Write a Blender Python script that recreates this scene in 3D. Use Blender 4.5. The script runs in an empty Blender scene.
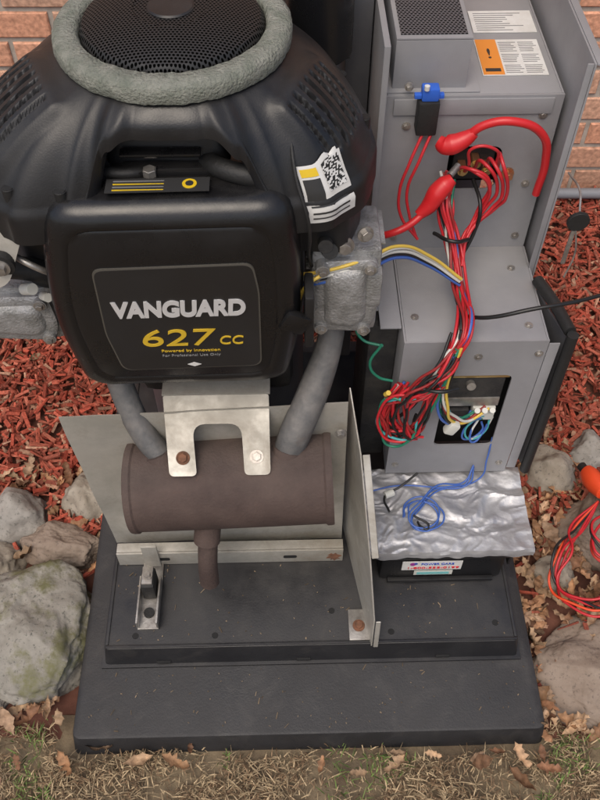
import bpy, bmesh, math, random
from mathutils import Vector, noise, Matrix, Euler
random.seed(7)
S=bpy.context.scene
S.view_settings.view_transform='Standard'; S.view_settings.look='None'; S.view_settings.exposure=0
COL=S.collection
# ---------------------------------------------------------------- camera
cam=bpy.data.cameras.new("Camera"); co=bpy.data.objects.new("Camera",cam); COL.objects.link(co); S.camera=co
co.location=(0,0,1.49); co.rotation_euler=(math.radians(90-52.5),0,0)
cam.sensor_fit='VERTICAL'; cam.sensor_height=24; cam.lens=24*845/800; cam.clip_start=.02; cam.clip_end=300
# ---------------------------------------------------------------- light
w=bpy.data.worlds.new("World"); S.world=w; w.use_nodes=True
nt=w.node_tree; bg=nt.nodes['Background']; sky=nt.nodes.new('ShaderNodeTexSky'); sky.sky_type='NISHITA'; sky.sun_disc=False
EL,AZ=math.radians(60),math.radians(200)
sky.sun_elevation=EL; sky.sun_rotation=AZ; sky.dust_density=5; sky.air_density=1.0
nt.links.new(sky.outputs[0],bg.inputs[0]); bg.inputs[1].default_value=.15
sl=bpy.data.lights.new("sun",'SUN'); sl.energy=1.3; sl.angle=math.radians(45); sl.color=(1,.93,.82)
so=bpy.data.objects.new("sun",sl); COL.objects.link(so)
d=Vector((math.sin(AZ)*math.cos(EL),math.cos(AZ)*math.cos(EL),math.sin(EL)))
so.rotation_euler=d.to_track_quat('Z','Y').to_euler(); so.location=d*5
# ---------------------------------------------------------------- materials
def mat(name,col,rough=.5,metal=0,col2=None,scale=20,bump=0,bscale=60,spec=.5,detail=6,dust=0,dustcol=(.3,.28,.25),thr=(.4,.62),stain=None):
    m=bpy.data.materials.new(name); m.use_nodes=True; n=m.node_tree; b=n.nodes['Principled BSDF']
    b.inputs['Base Color'].default_value=(*col,1); b.inputs['Roughness'].default_value=rough; b.inputs['Metallic'].default_value=metal
    b.inputs['Specular IOR Level'].default_value=spec
    tc=n.nodes.new('ShaderNodeTexCoord'); src=tc.outputs['Object']
    last=None
    if col2:
        t=n.nodes.new('ShaderNodeTexNoise'); t.inputs['Scale'].default_value=scale; t.inputs['Detail'].default_value=detail; t.inputs['Roughness'].default_value=.65
        n.links.new(src,t.inputs['Vector'])
        r=n.nodes.new('ShaderNodeValToRGB'); r.color_ramp.elements[0].position=thr[0]; r.color_ramp.elements[1].position=thr[1]
        r.color_ramp.elements[0].color=(*col,1); r.color_ramp.elements[1].color=(*col2,1)
        n.links.new(t.outputs['Fac'],r.inputs[0]); last=r.outputs[0]
    if stain:
        scol,sscale,slo,shi,samt=stain
        t=n.nodes.new('ShaderNodeTexNoise'); t.inputs['Scale'].default_value=sscale; t.inputs['Detail'].default_value=9; t.inputs['Roughness'].default_value=.72; t.inputs['Distortion'].default_value=.6
        n.links.new(src,t.inputs['Vector'])
        r=n.nodes.new('ShaderNodeMapRange'); r.inputs[1].default_value=slo; r.inputs[2].default_value=shi; r.inputs[4].default_value=samt; n.links.new(t.outputs['Fac'],r.inputs[0])
        x=n.nodes.new('ShaderNodeMix'); x.data_type='RGBA'; n.links.new(r.outputs[0],x.inputs[0])
        if last: n.links.new(last,x.inputs[6])
        else: x.inputs[6].default_value=(*col,1)
        x.inputs[7].default_value=(*scol,1); last=x.outputs[2]
        if metal:
            q=n.nodes.new('ShaderNodeMapRange'); q.inputs[2].default_value=1; q.inputs[3].default_value=metal; q.inputs[4].default_value=metal*.2; n.links.new(r.outputs[0],q.inputs[0]); n.links.new(q.outputs[0],b.inputs['Metallic'])
    if dust:
        g=n.nodes.new('ShaderNodeNewGeometry'); sx=n.nodes.new('ShaderNodeSeparateXYZ'); n.links.new(g.outputs['Normal'],sx.inputs[0])
        t2=n.nodes.new('ShaderNodeTexNoise'); t2.inputs['Scale'].default_value=9; t2.inputs['Detail'].default_value=8; t2.inputs['Roughness'].default_value=.7
        n.links.new(tc.outputs['Object'],t2.inputs['Vector'])
        mr=n.nodes.new('ShaderNodeMapRange'); mr.inputs[1].default_value=.35; mr.inputs[2].default_value=.75; n.links.new(t2.outputs['Fac'],mr.inputs[0])
        mm=n.nodes.new('ShaderNodeMath'); mm.operation='MULTIPLY'; mm.use_clamp=True; n.links.new(sx.outputs[2],mm.inputs[0]); n.links.new(mr.outputs[0],mm.inputs[1])
        m2=n.nodes.new('ShaderNodeMath'); m2.operation='MULTIPLY'; m2.inputs[1].default_value=dust; m2.use_clamp=True; n.links.new(mm.outputs[0],m2.inputs[0])
        mx=n.nodes.new('ShaderNodeMix'); mx.data_type='RGBA'; n.links.new(m2.outputs[0],mx.inputs[0])
        if last: n.links.new(last,mx.inputs[6])
        else: mx.inputs[6].default_value=(*col,1)
        mx.inputs[7].default_value=(*dustcol,1); last=mx.outputs[2]
        rr=n.nodes.new('ShaderNodeMapRange'); rr.inputs[3].default_value=rough; rr.inputs[4].default_value=min(1,rough+.3); n.links.new(mr.outputs[0],rr.inputs[0]); n.links.new(rr.outputs[0],b.inputs['Roughness'])
    if last: n.links.new(last,b.inputs['Base Color'])
    if bump:
        t=n.nodes.new('ShaderNodeTexNoise'); t.inputs['Scale'].default_value=bscale; t.inputs['Detail'].default_value=6
        n.links.new(src,t.inputs['Vector']); bp=n.nodes.new('ShaderNodeBump'); bp.inputs['Strength'].default_value=bump; bp.inputs['Distance'].default_value=.004
        n.links.new(t.outputs['Fac'],bp.inputs['Height']); n.links.new(bp.outputs[0],b.inputs['Normal'])
    return m
def vcol(name,rough=.8,bump=.3,bs=200):
    m=bpy.data.materials.new(name); m.use_nodes=True; n=m.node_tree; b=n.nodes['Principled BSDF']; b.inputs['Roughness'].default_value=rough
    b.inputs['Specular IOR Level'].default_value=.25
    a=n.nodes.new('ShaderNodeAttribute'); a.attribute_name='Col'
    tc=n.nodes.new('ShaderNodeTexCoord'); t=n.nodes.new('ShaderNodeTexNoise'); t.inputs['Scale'].default_value=bs; t.inputs['Detail'].default_value=4; n.links.new(tc.outputs['Object'],t.inputs['Vector'])
    mr=n.nodes.new('ShaderNodeMapRange'); mr.inputs[1].default_value=.3; mr.inputs[2].default_value=.7; mr.inputs[3].default_value=.65; mr.inputs[4].default_value=1.25; n.links.new(t.outputs['Fac'],mr.inputs[0])
    mx=n.nodes.new('ShaderNodeVectorMath'); mx.operation='SCALE'; n.links.new(a.outputs['Color'],mx.inputs[0]); n.links.new(mr.outputs[0],mx.inputs['Scale'])
    n.links.new(mx.outputs[0],b.inputs['Base Color'])
    bp=n.nodes.new('ShaderNodeBump'); bp.inputs['Strength'].default_value=bump; bp.inputs['Distance'].default_value=.003; n.links.new(t.outputs['Fac'],bp.inputs['Height']); n.links.new(bp.outputs[0],b.inputs['Normal'])
    return m
M={}
M['gloss']=mat('black_gloss_plastic',(.007,.007,.008),.19,0,spec=.5,dust=.07,bump=.03,bscale=400)
M['blk']=mat('black_satin_plastic',(.009,.009,.010),.31,0,(.013,.013,.014),12,dust=.07,bump=.07,bscale=500)
M['dark']=mat('dark_casting',(.018,.018,.019),.6,0,(.04,.038,.035),25,bump=.3,bscale=150)
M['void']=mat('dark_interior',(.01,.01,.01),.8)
M['pad']=mat('pad_plastic',(.013,.013,.015),.5,0,(.020,.020,.022),7,dust=.20,dustcol=(.13,.12,.11),bump=.18,bscale=350,stain=((.045,.042,.040),14,.52,.70,.6))
M['tray']=mat('tray_painted_steel',(.010,.010,.012),.36,0,(.016,.016,.018),8,dust=.16,dustcol=(.13,.12,.105),bump=.06,bscale=300,stain=((.035,.032,.030),18,.54,.72,.6))
M['galv']=mat('galvanised_steel',(.56,.54,.49),.46,.6,(.40,.385,.34),9,bump=.22,bscale=30,dust=.35,dustcol=(.26,.22,.17),stain=((.20,.165,.12),7,.50,.72,.75))
M['foil']=mat('crinkled_foil_steel',(.56,.565,.58),.42,.65,(.42,.42,.44),12,bump=.5,bscale=55,dust=.2,dustcol=(.25,.22,.18),stain=((.24,.23,.22),16,.55,.75,.6))
M['steel']=mat('zinc_steel',(.46,.44,.41),.42,.75,(.28,.26,.24),40,bump=.1,bscale=200)
M['alu']=mat('cast_aluminium',(.40,.40,.40),.5,.5,(.26,.26,.25),40,bump=.5,bscale=300,stain=((.10,.095,.085),20,.52,.70,.6))
M['pipe']=mat('grey_exhaust_pipe',(.12,.12,.12),.65,.3,(.19,.18,.17),25,bump=.3,bscale=120,stain=((.12,.075,.05),16,.55,.75,.6))
M['rust']=mat('rusty_muffler_steel',(.050,.032,.028),.75,.15,(.095,.064,.054),14,bump=.35,bscale=260,dust=.15,thr=(.3,.7),stain=((.13,.065,.04),22,.60,.78,.6))
M['rusto']=mat('orange_rust',(.20,.09,.05),.9,.0,(.10,.05,.03),60,bump=.4)
M['grey']=mat('grey_powdercoat',(.30,.30,.315),.42,.15,(.255,.255,.265),5,bump=.06,bscale=500,dust=.25,dustcol=(.40,.38,.34),stain=((.20,.185,.165),6,.56,.78,.4))
M['greyD']=mat('dark_grey_powdercoat',(.08,.08,.088),.45,.1,(.11,.11,.115),8,bump=.1,bscale=400)
M['foam']=mat('grey_foam',(.17,.185,.155),.95,0,(.27,.275,.24),60,bump=1,bscale=300,spec=.1,thr=(.35,.65))
M['rub']=mat('black_rubber',(.014,.014,.014),.6,0,bump=.2,bscale=200)
M['red']=mat('red_wire_pvc',(.50,.02,.028),.38); M['redB']=mat('red_battery_cable',(.56,.018,.022),.38,bump=.05,bscale=120)
M['redD']=mat('dark_red_wire',(.26,.02,.02),.4)
M['wblack']=mat('black_wire',(.012,.012,.012),.4); M['wwhite']=mat('white_wire',(.58,.58,.54),.4)
M['yel']=mat('yellow_wire',(.68,.48,.08),.4); M['blu']=mat('blue_wire',(.05,.12,.40),.4); M['grn']=mat('green_wire',(.02,.18,.11),.4); M['teal']=mat('teal_wire',(.06,.34,.36),.4)
M['org']=mat('orange_plug',(.70,.07,.02),.4); M['bluC']=mat('blue_fuse',(.03,.12,.55),.35)
M['copper']=mat('copper',(.6,.28,.15),.4,.9); M['brass']=mat('brass',(.6,.45,.2),.35,.9)
M['white']=mat('white_sticker',(.68,.68,.66),.38,0,(.60,.59,.56),30); M['yelS']=mat('yellow_sticker',(.70,.48,.02),.4); M['orgS']=mat('orange_sticker',(.70,.25,.04),.4)
M['ink']=mat('print_ink',(.03,.03,.03),.5); M['inkg']=mat('grey_ink',(.20,.20,.20),.5); M['silverT']=mat('silver_lettering',(.66,.66,.66),.3,.3)
M['goldT']=mat('gold_lettering',(.60,.40,.03),.4); M['decal']=mat('label_panel_film',(.015,.014,.014),.38,0,dust=.1); M['frame']=mat('label_border',(.07,.065,.055),.4)
M['nylon']=mat('white_nylon',(.58,.58,.53),.45); M['purp']=mat('magenta_print',(.30,.03,.25),.5); M['redP']=mat('red_print',(.55,.03,.04),.5); M['bluP']=mat('blue_print',(.04,.08,.40),.5)
M['conduit']=mat('grey_conduit',(.20,.21,.23),.5)
M['mortar']=mat('mortar',(.44,.40,.35),.9,0,(.34,.31,.27),30,bump=.5)
M['soil']=mat('soil',(.09,.035,.022),.95,0,(.15,.06,.04),15,bump=.6)
M['grnd']=mat('lawn_soil',(.11,.08,.05),.95,0,(.22,.17,.105),9,bump=.8,bscale=80)
M['mulch']=vcol('mulch_wood',.85,.5,180); M['straw']=vcol('straw_grass',.8,.1,100); M['leaf']=vcol('dry_leaf_surface',.6,.4,120); M['brick']=vcol('brick_clay',.85,.6,90)
def rockmat(name,c1,c2,c3,moss=None):
    m=mat(name,c1,.8,0,c2,13,bump=.9,bscale=45,detail=10,thr=(.35,.65)); n=m.node_tree; b=n.nodes['Principled BSDF']
    src=b.inputs['Base Color'].links[0].from_socket; tc=[x for x in n.nodes if x.type=='TEX_COORD'][0]
    def layer(src,scale,lo,hi,c):
        t=n.nodes.new('ShaderNodeTexNoise'); t.inputs['Scale'].default_value=scale; t.inputs['Detail'].default_value=8; t.inputs['Roughness'].default_value=.7; n.links.new(tc.outputs['Object'],t.inputs['Vector'])
        r=n.nodes.new('ShaderNodeMapRange'); r.inputs[1].default_value=lo; r.inputs[2].default_value=hi; n.links.new(t.outputs['Fac'],r.inputs[0])
        x=n.nodes.new('ShaderNodeMix'); x.data_type='RGBA'; n.links.new(r.outputs[0],x.inputs[0]); n.links.new(src,x.inputs[6]); x.inputs[7].default_value=(*c,1); return x.outputs[2]
    src=layer(src,140,.55,.66,c3); src=layer(src,5,.50,.70,tuple(v*.62 for v in c1))
    if moss: src=layer(src,11,.5,.62,moss)
    n.links.new(src,b.inputs['Base Color']); return m
M['rk1']=rockmat('tan_stone',(.27,.23,.18),(.38,.34,.28),(.14,.12,.10))
M['rk2']=rockmat('grey_stone',(.25,.235,.21),(.36,.335,.30),(.12,.115,.10))
M['rk3']=rockmat('mossy_stone',(.21,.195,.165),(.32,.30,.26),(.09,.09,.075),(.14,.135,.065))
M['rk4']=rockmat('brown_stone',(.22,.165,.125),(.30,.24,.19),(.13,.10,.08))
def perfmat(name,sc,base):
    m=mat(name,base,.45,.2); n=m.node_tree; b=n.nodes['Principled BSDF']; tc=[x for x in n.nodes if x.type=='TEX_COORD'][0]
    sp=n.nodes.new('ShaderNodeSeparateXYZ'); n.links.new(tc.outputs['Object'],sp.inputs[0])
    def M_(op,a,b_=None):
        x=n.nodes.new('ShaderNodeMath'); x.operation=op
        for i,v in enumerate((a,b_)):
            if v is None: continue
            if isinstance(v,(int,float)): x.inputs[i].default_value=v
            else: n.links.new(v,x.inputs[i])
        return x.outputs[0]
    U=M_('MULTIPLY',sp.outputs[0],sc); V=M_('MULTIPLY',sp.outputs[1],sc/.866)
    row=M_('MODULO',M_('FLOOR',V),2.0); U2=M_('ADD',U,M_('MULTIPLY',row,.5))
    fu=M_('SUBTRACT',M_('FRACT',U2),.5); fv=M_('SUBTRACT',M_('FRACT',V),.5)
    dd=M_('SQRT',M_('ADD',M_('MULTIPLY',fu,fu),M_('MULTIPLY',fv,fv)))
    r=n.nodes.new('ShaderNodeMapRange'); r.inputs[1].default_value=.30; r.inputs[2].default_value=.38; n.links.new(dd,r.inputs[0])
    x=n.nodes.new('ShaderNodeMix'); x.data_type='RGBA'; n.links.new(r.outputs[0],x.inputs[0]); x.inputs[6].default_value=(.002,.002,.002,1); x.inputs[7].default_value=(*base,1)
    n.links.new(x.outputs[2],b.inputs['Base Color'])
    s2=n.nodes.new('ShaderNodeMath'); s2.operation='MULTIPLY'; s2.inputs[1].default_value=.5; n.links.new(r.outputs[0],s2.inputs[0]); n.links.new(s2.outputs[0],b.inputs['Specular IOR Level'])
    bp=n.nodes.new('ShaderNodeBump'); bp.inputs['Strength'].default_value=.8; bp.inputs['Distance'].default_value=.002; n.links.new(r.outputs[0],bp.inputs['Height']); n.links.new(bp.outputs[0],b.inputs['Normal'])
    return m
M['perfB']=perfmat('perforated_black_screen',230,(.030,.030,.030))
M['perfG']=perfmat('perforated_grey_sheet',190,(.12,.12,.13))
def qrmat():
    m=mat('qr_print',(.7,.7,.7),.4); n=m.node_tree; b=n.nodes['Principled BSDF']; tc=[x for x in n.nodes if x.type=='TEX_COORD'][0]
    s=n.nodes.new('ShaderNodeVectorMath'); s.operation='MULTIPLY'; s.inputs[1].default_value=(620,1,620); n.links.new(tc.outputs['Object'],s.inputs[0])
    f=n.nodes.new('ShaderNodeVectorMath'); f.operation='FLOOR'; n.links.new(s.outputs[0],f.inputs[0])
    wn=n.nodes.new('ShaderNodeTexWhiteNoise'); n.links.new(f.outputs[0],wn.inputs['Vector'])
    g=n.nodes.new('ShaderNodeMath'); g.operation='GREATER_THAN'; g.inputs[1].default_value=.5; n.links.new(wn.outputs['Value'],g.inputs[0])
    x=n.nodes.new('ShaderNodeMix'); x.data_type='RGBA'; n.links.new(g.outputs[0],x.inputs[0]); x.inputs[6].default_value=(.02,.02,.02,1); x.inputs[7].default_value=(.68,.68,.66,1); n.links.new(x.outputs[2],b.inputs['Base Color']); return m
M['qr']=qrmat()
# ---------------------------------------------------------------- helpers
def root(name,rot=False):
    e=bpy.data.objects.new(name,None); COL.objects.link(e); e.empty_display_size=.05
    if rot:
        a=math.radians(1.3); c=Vector((0,.8,0)); R=Matrix.Rotation(a,3,'Z'); e.location=c-R@c; e.rotation_euler=(0,0,a)
    return e
def addobj(name,me,par,m,smooth=True,ang=35):
    o=bpy.data.objects.new(name,me); COL.objects.link(o)
    if par: o.parent=par
    if m: me.materials.append(M[m])
    if smooth:
        for p in me.polygons: p.use_smooth=True
        try: me.set_sharp_from_angle(angle=math.radians(ang))
        except Exception: pass
    return o
def bmobj(name,bm,par,m,**k):
    me=bpy.data.meshes.new(name); bmesh.ops.recalc_face_normals(bm,faces=bm.faces); bm.to_mesh(me); bm.free(); return addobj(name,me,par,m,**k)
def box(name,par,m,x0,x1,y0,y1,z0,z1,bev=.002,rot=None):
    bm=bmesh.new(); bmesh.ops.create_cube(bm,size=1)
    for v in bm.verts: v.co=Vector(((x1-x0)*v.co.x,(y1-y0)*v.co.y,(z1-z0)*v.co.z))
    if bev: bmesh.ops.bevel(bm,geom=bm.edges[:],offset=bev,segments=2,affect='EDGES',profile=.6)
    c=Vector(((x0+x1)/2,(y0+y1)/2,(z0+z1)/2))
    if rot:
        R=Euler([math.radians(a) for a in rot]).to_matrix()
        for v in bm.verts: v.co=R@v.co
    for v in bm.verts: v.co+=c
    return bmobj(name,bm,par,m)
def cyl(name,par,m,p0,p1,r,r2=None,n=28,bev=0):
    p0,p1=Vector(p0),Vector(p1); bm=bmesh.new(); L=(p1-p0).length
    bmesh.ops.create_cone(bm,cap_ends=True,segments=n,radius1=r,radius2=r if r2 is None else r2,depth=L)
    if bev:
        es=[e for e in bm.edges if any(len(f.verts)>4 for f in e.link_faces)]
        bmesh.ops.bevel(bm,geom=es,offset=bev,segments=3,affect='EDGES')
    R=(p1-p0).to_track_quat('Z','Y').to_matrix()
    for v in bm.verts: v.co=R@v.co+(p0+p1)/2
    return bmobj(name,bm,par,m)
def hexbolt(name,par,m,p,dirn,r=.007,h=.006):
    p=Vector(p); dn=Vector(dirn).normalized()
    cyl(name+'_washer',par,m,p-dn*.001,p+dn*.0015,r*1.5,n=20); cyl(name,par,m,p+dn*.001,p+dn*h,r,n=6,bev=.0006)
def tube(name,par,m,pts,r,smooth=True,radii=None):
    cu=bpy.data.curves.new(name,'CURVE'); cu.dimensions='3D'; cu.bevel_depth=r; cu.bevel_resolution=3; cu.resolution_u=10; cu.use_fill_caps=True
    if smooth and len(pts)>2:
        sp=cu.splines.new('BEZIER'); sp.bezier_points.add(len(pts)-1)
        for i,(b,p) in enumerate(zip(sp.bezier_points,pts)):
            b.co=p; b.handle_left_type=b.handle_right_type='AUTO'
            if radii: b.radius=radii[i]
    else:
        sp=cu.splines.new('POLY'); sp.points.add(len(pts)-1)
        for i,(b,p) in enumerate(zip(sp.points,pts)):
            b.co=(*p,1)
            if radii: b.radius=radii[i]
    o=bpy.data.objects.new(name,cu); COL.objects.link(o); cu.materials.append(M[m])
    if par: o.parent=par
    return o
def text(name,par,m,s,loc,size,rot=(90,0,0),width=None,ext=.0006,shear=0,bold=0,align='LEFT'):
    cu=bpy.data.curves.new(name,'FONT'); cu.body=s; cu.size=size; cu.extrude=ext; cu.shear=shear; cu.offset=bold; cu.align_x=align
    o=bpy.data.objects.new(name,cu); COL.objects.link(o); cu.materials.append(M[m]); o.location=loc; o.rotation_euler=[math.radians(a) for a in rot]
    if par: o.parent=par
    if width:
        bpy.context.view_layer.update(); o.scale=(width/max(o.dimensions.x,1e-4),1,1)
    return o
def poly(name,par,m,pts,thick,bev=.0008):
    bm=bmesh.new(); vs=[bm.verts.new(p) for p in pts]; f=bm.faces.new(vs); f.normal_update(); n=f.normal.copy()
    r=bmesh.ops.extrude_face_region(bm,geom=[f])
    for v in r['geom']:
        if isinstance(v,bmesh.types.BMVert): v.co+=n*thick
    if bev: bmesh.ops.bevel(bm,geom=bm.edges[:],offset=bev,segments=1,affect='EDGES')
    return bmobj(name,bm,par,m)
def rpoly(pts,r,n=7):
    out=[]; N=len(pts)
    for i in range(N):
        p=Vector(pts[i]); a=(Vector(pts[i-1])-p); b=(Vector(pts[(i+1)%N])-p); rr=r[i] if isinstance(r,(list,tuple)) else r
        rr=min(rr,a.length*.45,b.length*.45); A=p+a.normalized()*rr; B=p+b.normalized()*rr
        for k in range(n+1):
            t=k/n; out.append(A*(1-t)**2+p*2*t*(1-t)+B*t*t)
    return out
def loft(name,par,m,rings,cap=True,ang=35):
    bm=bmesh.new(); R=[[bm.verts.new(p) for p in r] for r in rings]; N=len(R[0])
    for a,b in zip(R,R[1:]):
        for i in range(N): bm.faces.new((a[i],a[(i+1)%N],b[(i+1)%N],b[i]))
    if cap: bm.faces.new(R[0]); bm.faces.new(R[-1])
    return bmobj(name,bm,par,m,ang=ang)
# ================================================================ SETTING
def sheet(name,m,x0,x1,y0,y1,z,nx,ny,amp,sc):
    bm=bmesh.new(); g=[[bm.verts.new((x0+(x1-x0)*i/nx,y0+(y1-y0)*j/ny,z)) for i in range(nx+1)] for j in range(ny+1)]
    for row in g:
        for v in row:
            if amp: v.co.z+=amp*(noise.noise(v.co*sc)+.5*noise.noise(v.co*sc*2.3))
    for j in range(ny):
        for i in range(nx): bm.faces.new((g[j][i],g[j][i+1],g[j+1][i+1],g[j+1][i]))
    return bmobj(name,bm,None,m)
sheet('ground','grnd',-60,60,-60,60,-.03,4,4,0,1)
mb=root('mulch_bed'); s_=sheet('bed_soil','soil',-3,3,.42,1.83,-.008,90,40,.012,6); s_.parent=mb
lw=root('lawn'); s_=sheet('lawn_ground','grnd',-3,3,-1.5,.46,-.012,120,80,.01,9); s_.parent=lw
def meshfrom(name,V,F,C,par,m,smooth=False):
    me=bpy.data.meshes.new(name); me.from_pydata(V,[],F); a=me.color_attributes.new('Col','FLOAT_COLOR','POINT')
    a.data.foreach_set('color',[c for col in C for c in (*col,1)])
    o=bpy.data.objects.new(name,me); COL.objects.link(o); me.materials.append(M[m])
    if par: o.parent=par
    if smooth:
        for p in me.polygons: p.use_smooth=True
    return o
U=random.uniform
def in_pad(x,y): return -.36<x<.375 and y>.43 and y<1.25
# rocks
ROCKS=[]
def rock(cx,cy,rx,ry,h,seed,m,yaw=0,rough=.16,z=-.015,cut=.80):
    bm=bmesh.new(); bmesh.ops.create_icosphere(bm,subdivisions=6 if rx>.08 else 5,radius=1); o=Vector((seed*3.7,seed*1.3,seed))
    for v in bm.verts:
        p=v.co.copy(); q=p.copy()
        for ax in (Vector((.5,.3,.8)),Vector((-.6,.5,.6)),Vector((.2,-.8,.55)),Vector((-.7,-.5,.5)),Vector((.9,-.1,.2))):
            a=(ax+noise.noise_vector(o+ax*3)*.5).normalized(); dd=q.dot(a)-cut
            if dd>0: q-=a*dd*.8
        n=rough*noise.noise(p*1.3+o)*1.6+rough*.4*noise.noise(p*3.5+o)+rough*.18*noise.noise(p*9+o)+rough*.10*noise.noise(p*22+o)+rough*.05*noise.noise(p*50+o)
        q*=1+n; v.co=Vector((q.x*rx,q.y*ry,q.z*h))
    R=Matrix.Rotation(math.radians(yaw),3,'Z')
    for v in bm.verts: v.co=R@v.co
    ROCKS.append((cx,cy,rx,ry,math.radians(yaw)))
    ob=bmobj('rock',bm,None,m,ang=60); ob.location=(cx,cy,z+h*.45); return ob
rock(-.490,.605,.145,.130,.088,1,'rk3',-25,cut=.76)
rock(-.560,.835,.075,.062,.060,2,'rk2',10)
rock(-.425,.880,.054,.054,.056,3,'rk1',30)
rock(-.465,.775,.085,.048,.048,4,'rk4',-8)
rock(-.59,.735,.06,.045,.05,5,'rk1',0)
rock(-.58,.475,.09,.05,.045,14,'rk2',20)
rock(.515,.945,.062,.055,.055,6,'rk1',-20)
rock(.61,.985,.05,.05,.055,7,'rk2',0)
rock(.60,.815,.095,.085,.075,8,'rk4',20)
rock(.485,.715,.040,.035,.040,9,'rk1',0)
rock(.430,.80,.030,.028,.03,19,'rk4',0)
rock(.545,.515,.130,.105,.050,10,'rk4',-12,cut=.72)
rock(.66,.66,.07,.06,.05,11,'rk2',0)
rock(-.72,.66,.09,.08,.06,12,'rk1',0)
rock(.82,.8,.1,.08,.06,13,'rk2',0)
rock(-.80,.9,.09,.08,.06,15,'rk4',0)
rock(.80,.55,.09,.09,.05,16,'rk1',0)
rock(-.80,.5,.09,.08,.05,17,'rk2',0)
def on_rock(x,y,k=.85):
    for cx,cy,rx,ry,a in ROCKS:
        dx,dy=x-cx,y-cy; u=dx*math.cos(a)+dy*math.sin(a); v=-dx*math.sin(a)+dy*math.cos(a)
        if (u/rx)**2+(v/ry)**2<k*k: return True
    return False
# mulch chips
V=[];F=[];C=[]
for i in range(30000):
    if U(0,1)<.72: x,y=(U(-1.2,1.3),U(.8,1.84))
    else: x,y=(U(-2.4,2.4),U(.5,1.84))
    if in_pad(x,y) or on_rock(x,y) or (y<.8 and abs(x)<.62 and U(0,1)<.6): continue
    L=U(.006,.024)*(1.5 if U(0,1)<.10 else 1); W=U(.0018,.0055); T=U(.001,.0028)
    R=Matrix.Rotation(U(0,6.28),3,'Z')@Matrix.Rotation(random.gauss(0,.35),3,'Y')@Matrix.Rotation(random.gauss(0,.5),3,'X')
    c=Vector((x,y,.008+U(0,.02)+.012*noise.noise(Vector((x*6,y*6,0)))))
    b=len(V); tp=U(.2,1)
    for dx,dy,dz in ((-1,-1,-1),(1,-tp,-1),(1,tp,-1),(-1,1,-1),(-1,-.8,1),(1,-tp,1),(1,tp,1),(-1,.8,1)):
        V.append(c+R@Vector((dx*L*U(.8,1),dy*W,dz*T)))
    F+=[(b,b+3,b+2,b+1),(b+4,b+5,b+6,b+7),(b,b+1,b+5,b+4),(b+1,b+2,b+6,b+5),(b+2,b+3,b+7,b+6),(b+3,b,b+4,b+7)]
    k=U(.45,1.3); h=U(-.02,.03)
    col=(.37*k,(.088+h)*k,(.055+h*.7)*k) if U(0,1)>.12 else (.42*k,.24*k,.16*k)
    C+=[col]*8
meshfrom('wood_chips',V,F,C,mb,'mulch')
# straw / grass
V=[];F=[];C=[]
for i in range(40000):
    if i<32000: x,y=U(-.75,.75),U(.12,.44)
    else: x,y=U(-1.6,1.6),U(-.9,.45)
    if y>.395+.02*noise.noise(Vector((x*7,0,0))) and abs(x)<.42: continue
    if on_rock(x,y): continue
    dn=noise.noise(Vector((x*8,y*11,1)))+.5*noise.noise(Vector((x*25,y*25,4)))
    if dn<-.12 and U(0,1)<.72: continue
    green=noise.noise(Vector((x*6,y*6,3)))>.22 and U(0,1)<.38
    L=U(.007,.028); a=U(0,6.28); el=U(.3,1.2) if green else abs(random.gauss(0,.35)); W=U(.0004,.0010)
    dr=Vector((math.cos(a)*math.cos(el),math.sin(a)*math.cos(el),math.sin(el))); sd=Vector((-math.sin(a),math.cos(a),0))*W
    p=Vector((x,y,-.006+U(0,.012))); q=p+dr*L*.55+Vector((0,0,.002)); t=p+dr*L+Vector((0,0,-.004 if not green else 0))
    b=len(V); V+=[p-sd,p+sd,q+sd,q-sd,t]; F+=[(b,b+1,b+2,b+3),(b+3,b+2,b+4)]
    k=U(.45,1.35); col=(.15*k,.22*k,.06*k) if green else (.40*k,.30*k,.18*k)
    if not green and U(0,1)<.4: col=(.20*k,.13*k,.075*k)
    C+=[col]*5
meshfrom('grass_blades',V,F,C,lw,'straw')
# dry leaves
V=[];F=[];C=[]
def leaf(c,size,yaw,tilt,roll,curl,col,kind):
    R=Matrix.Rotation(yaw,3,'Z')@Matrix.Rotation(tilt,3,'X')@Matrix.Rotation(roll,3,'Y'); b=len(V)
    lob=[.03,.22,.30,.17,.42,.26,.50,.30,.38,.18,.02] if kind else [.02,.14,.27,.36,.40,.40,.36,.29,.20,.10,.01]
    n=len(lob); wob=U(0,6)
    for i,wd in enumerate(lob):
        t=i/(n-1); y=(t-.5); z0=curl*(y*y)*2
        for sgn in (-1,0,1):
            x=sgn*wd*.62*(1+.2*math.sin(i*2+wob+sgn)); V.append(c+R@(Vector((x*(1-.5*abs(curl)),y+abs(sgn)*.03*math.cos(i*2.5),z0+abs(x)*curl*1.6+.06*math.sin(i*1.7+sgn+wob)))*size))
            k=1.2 if sgn==0 else 1; C.append((col[0]*k,col[1]*k,col[2]*k))
    for i in range(n-1):
        for s in (0,1): F.append((b+i*3+s,b+i*3+s+1,b+i*3+s+4,b+i*3+s+3))
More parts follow.
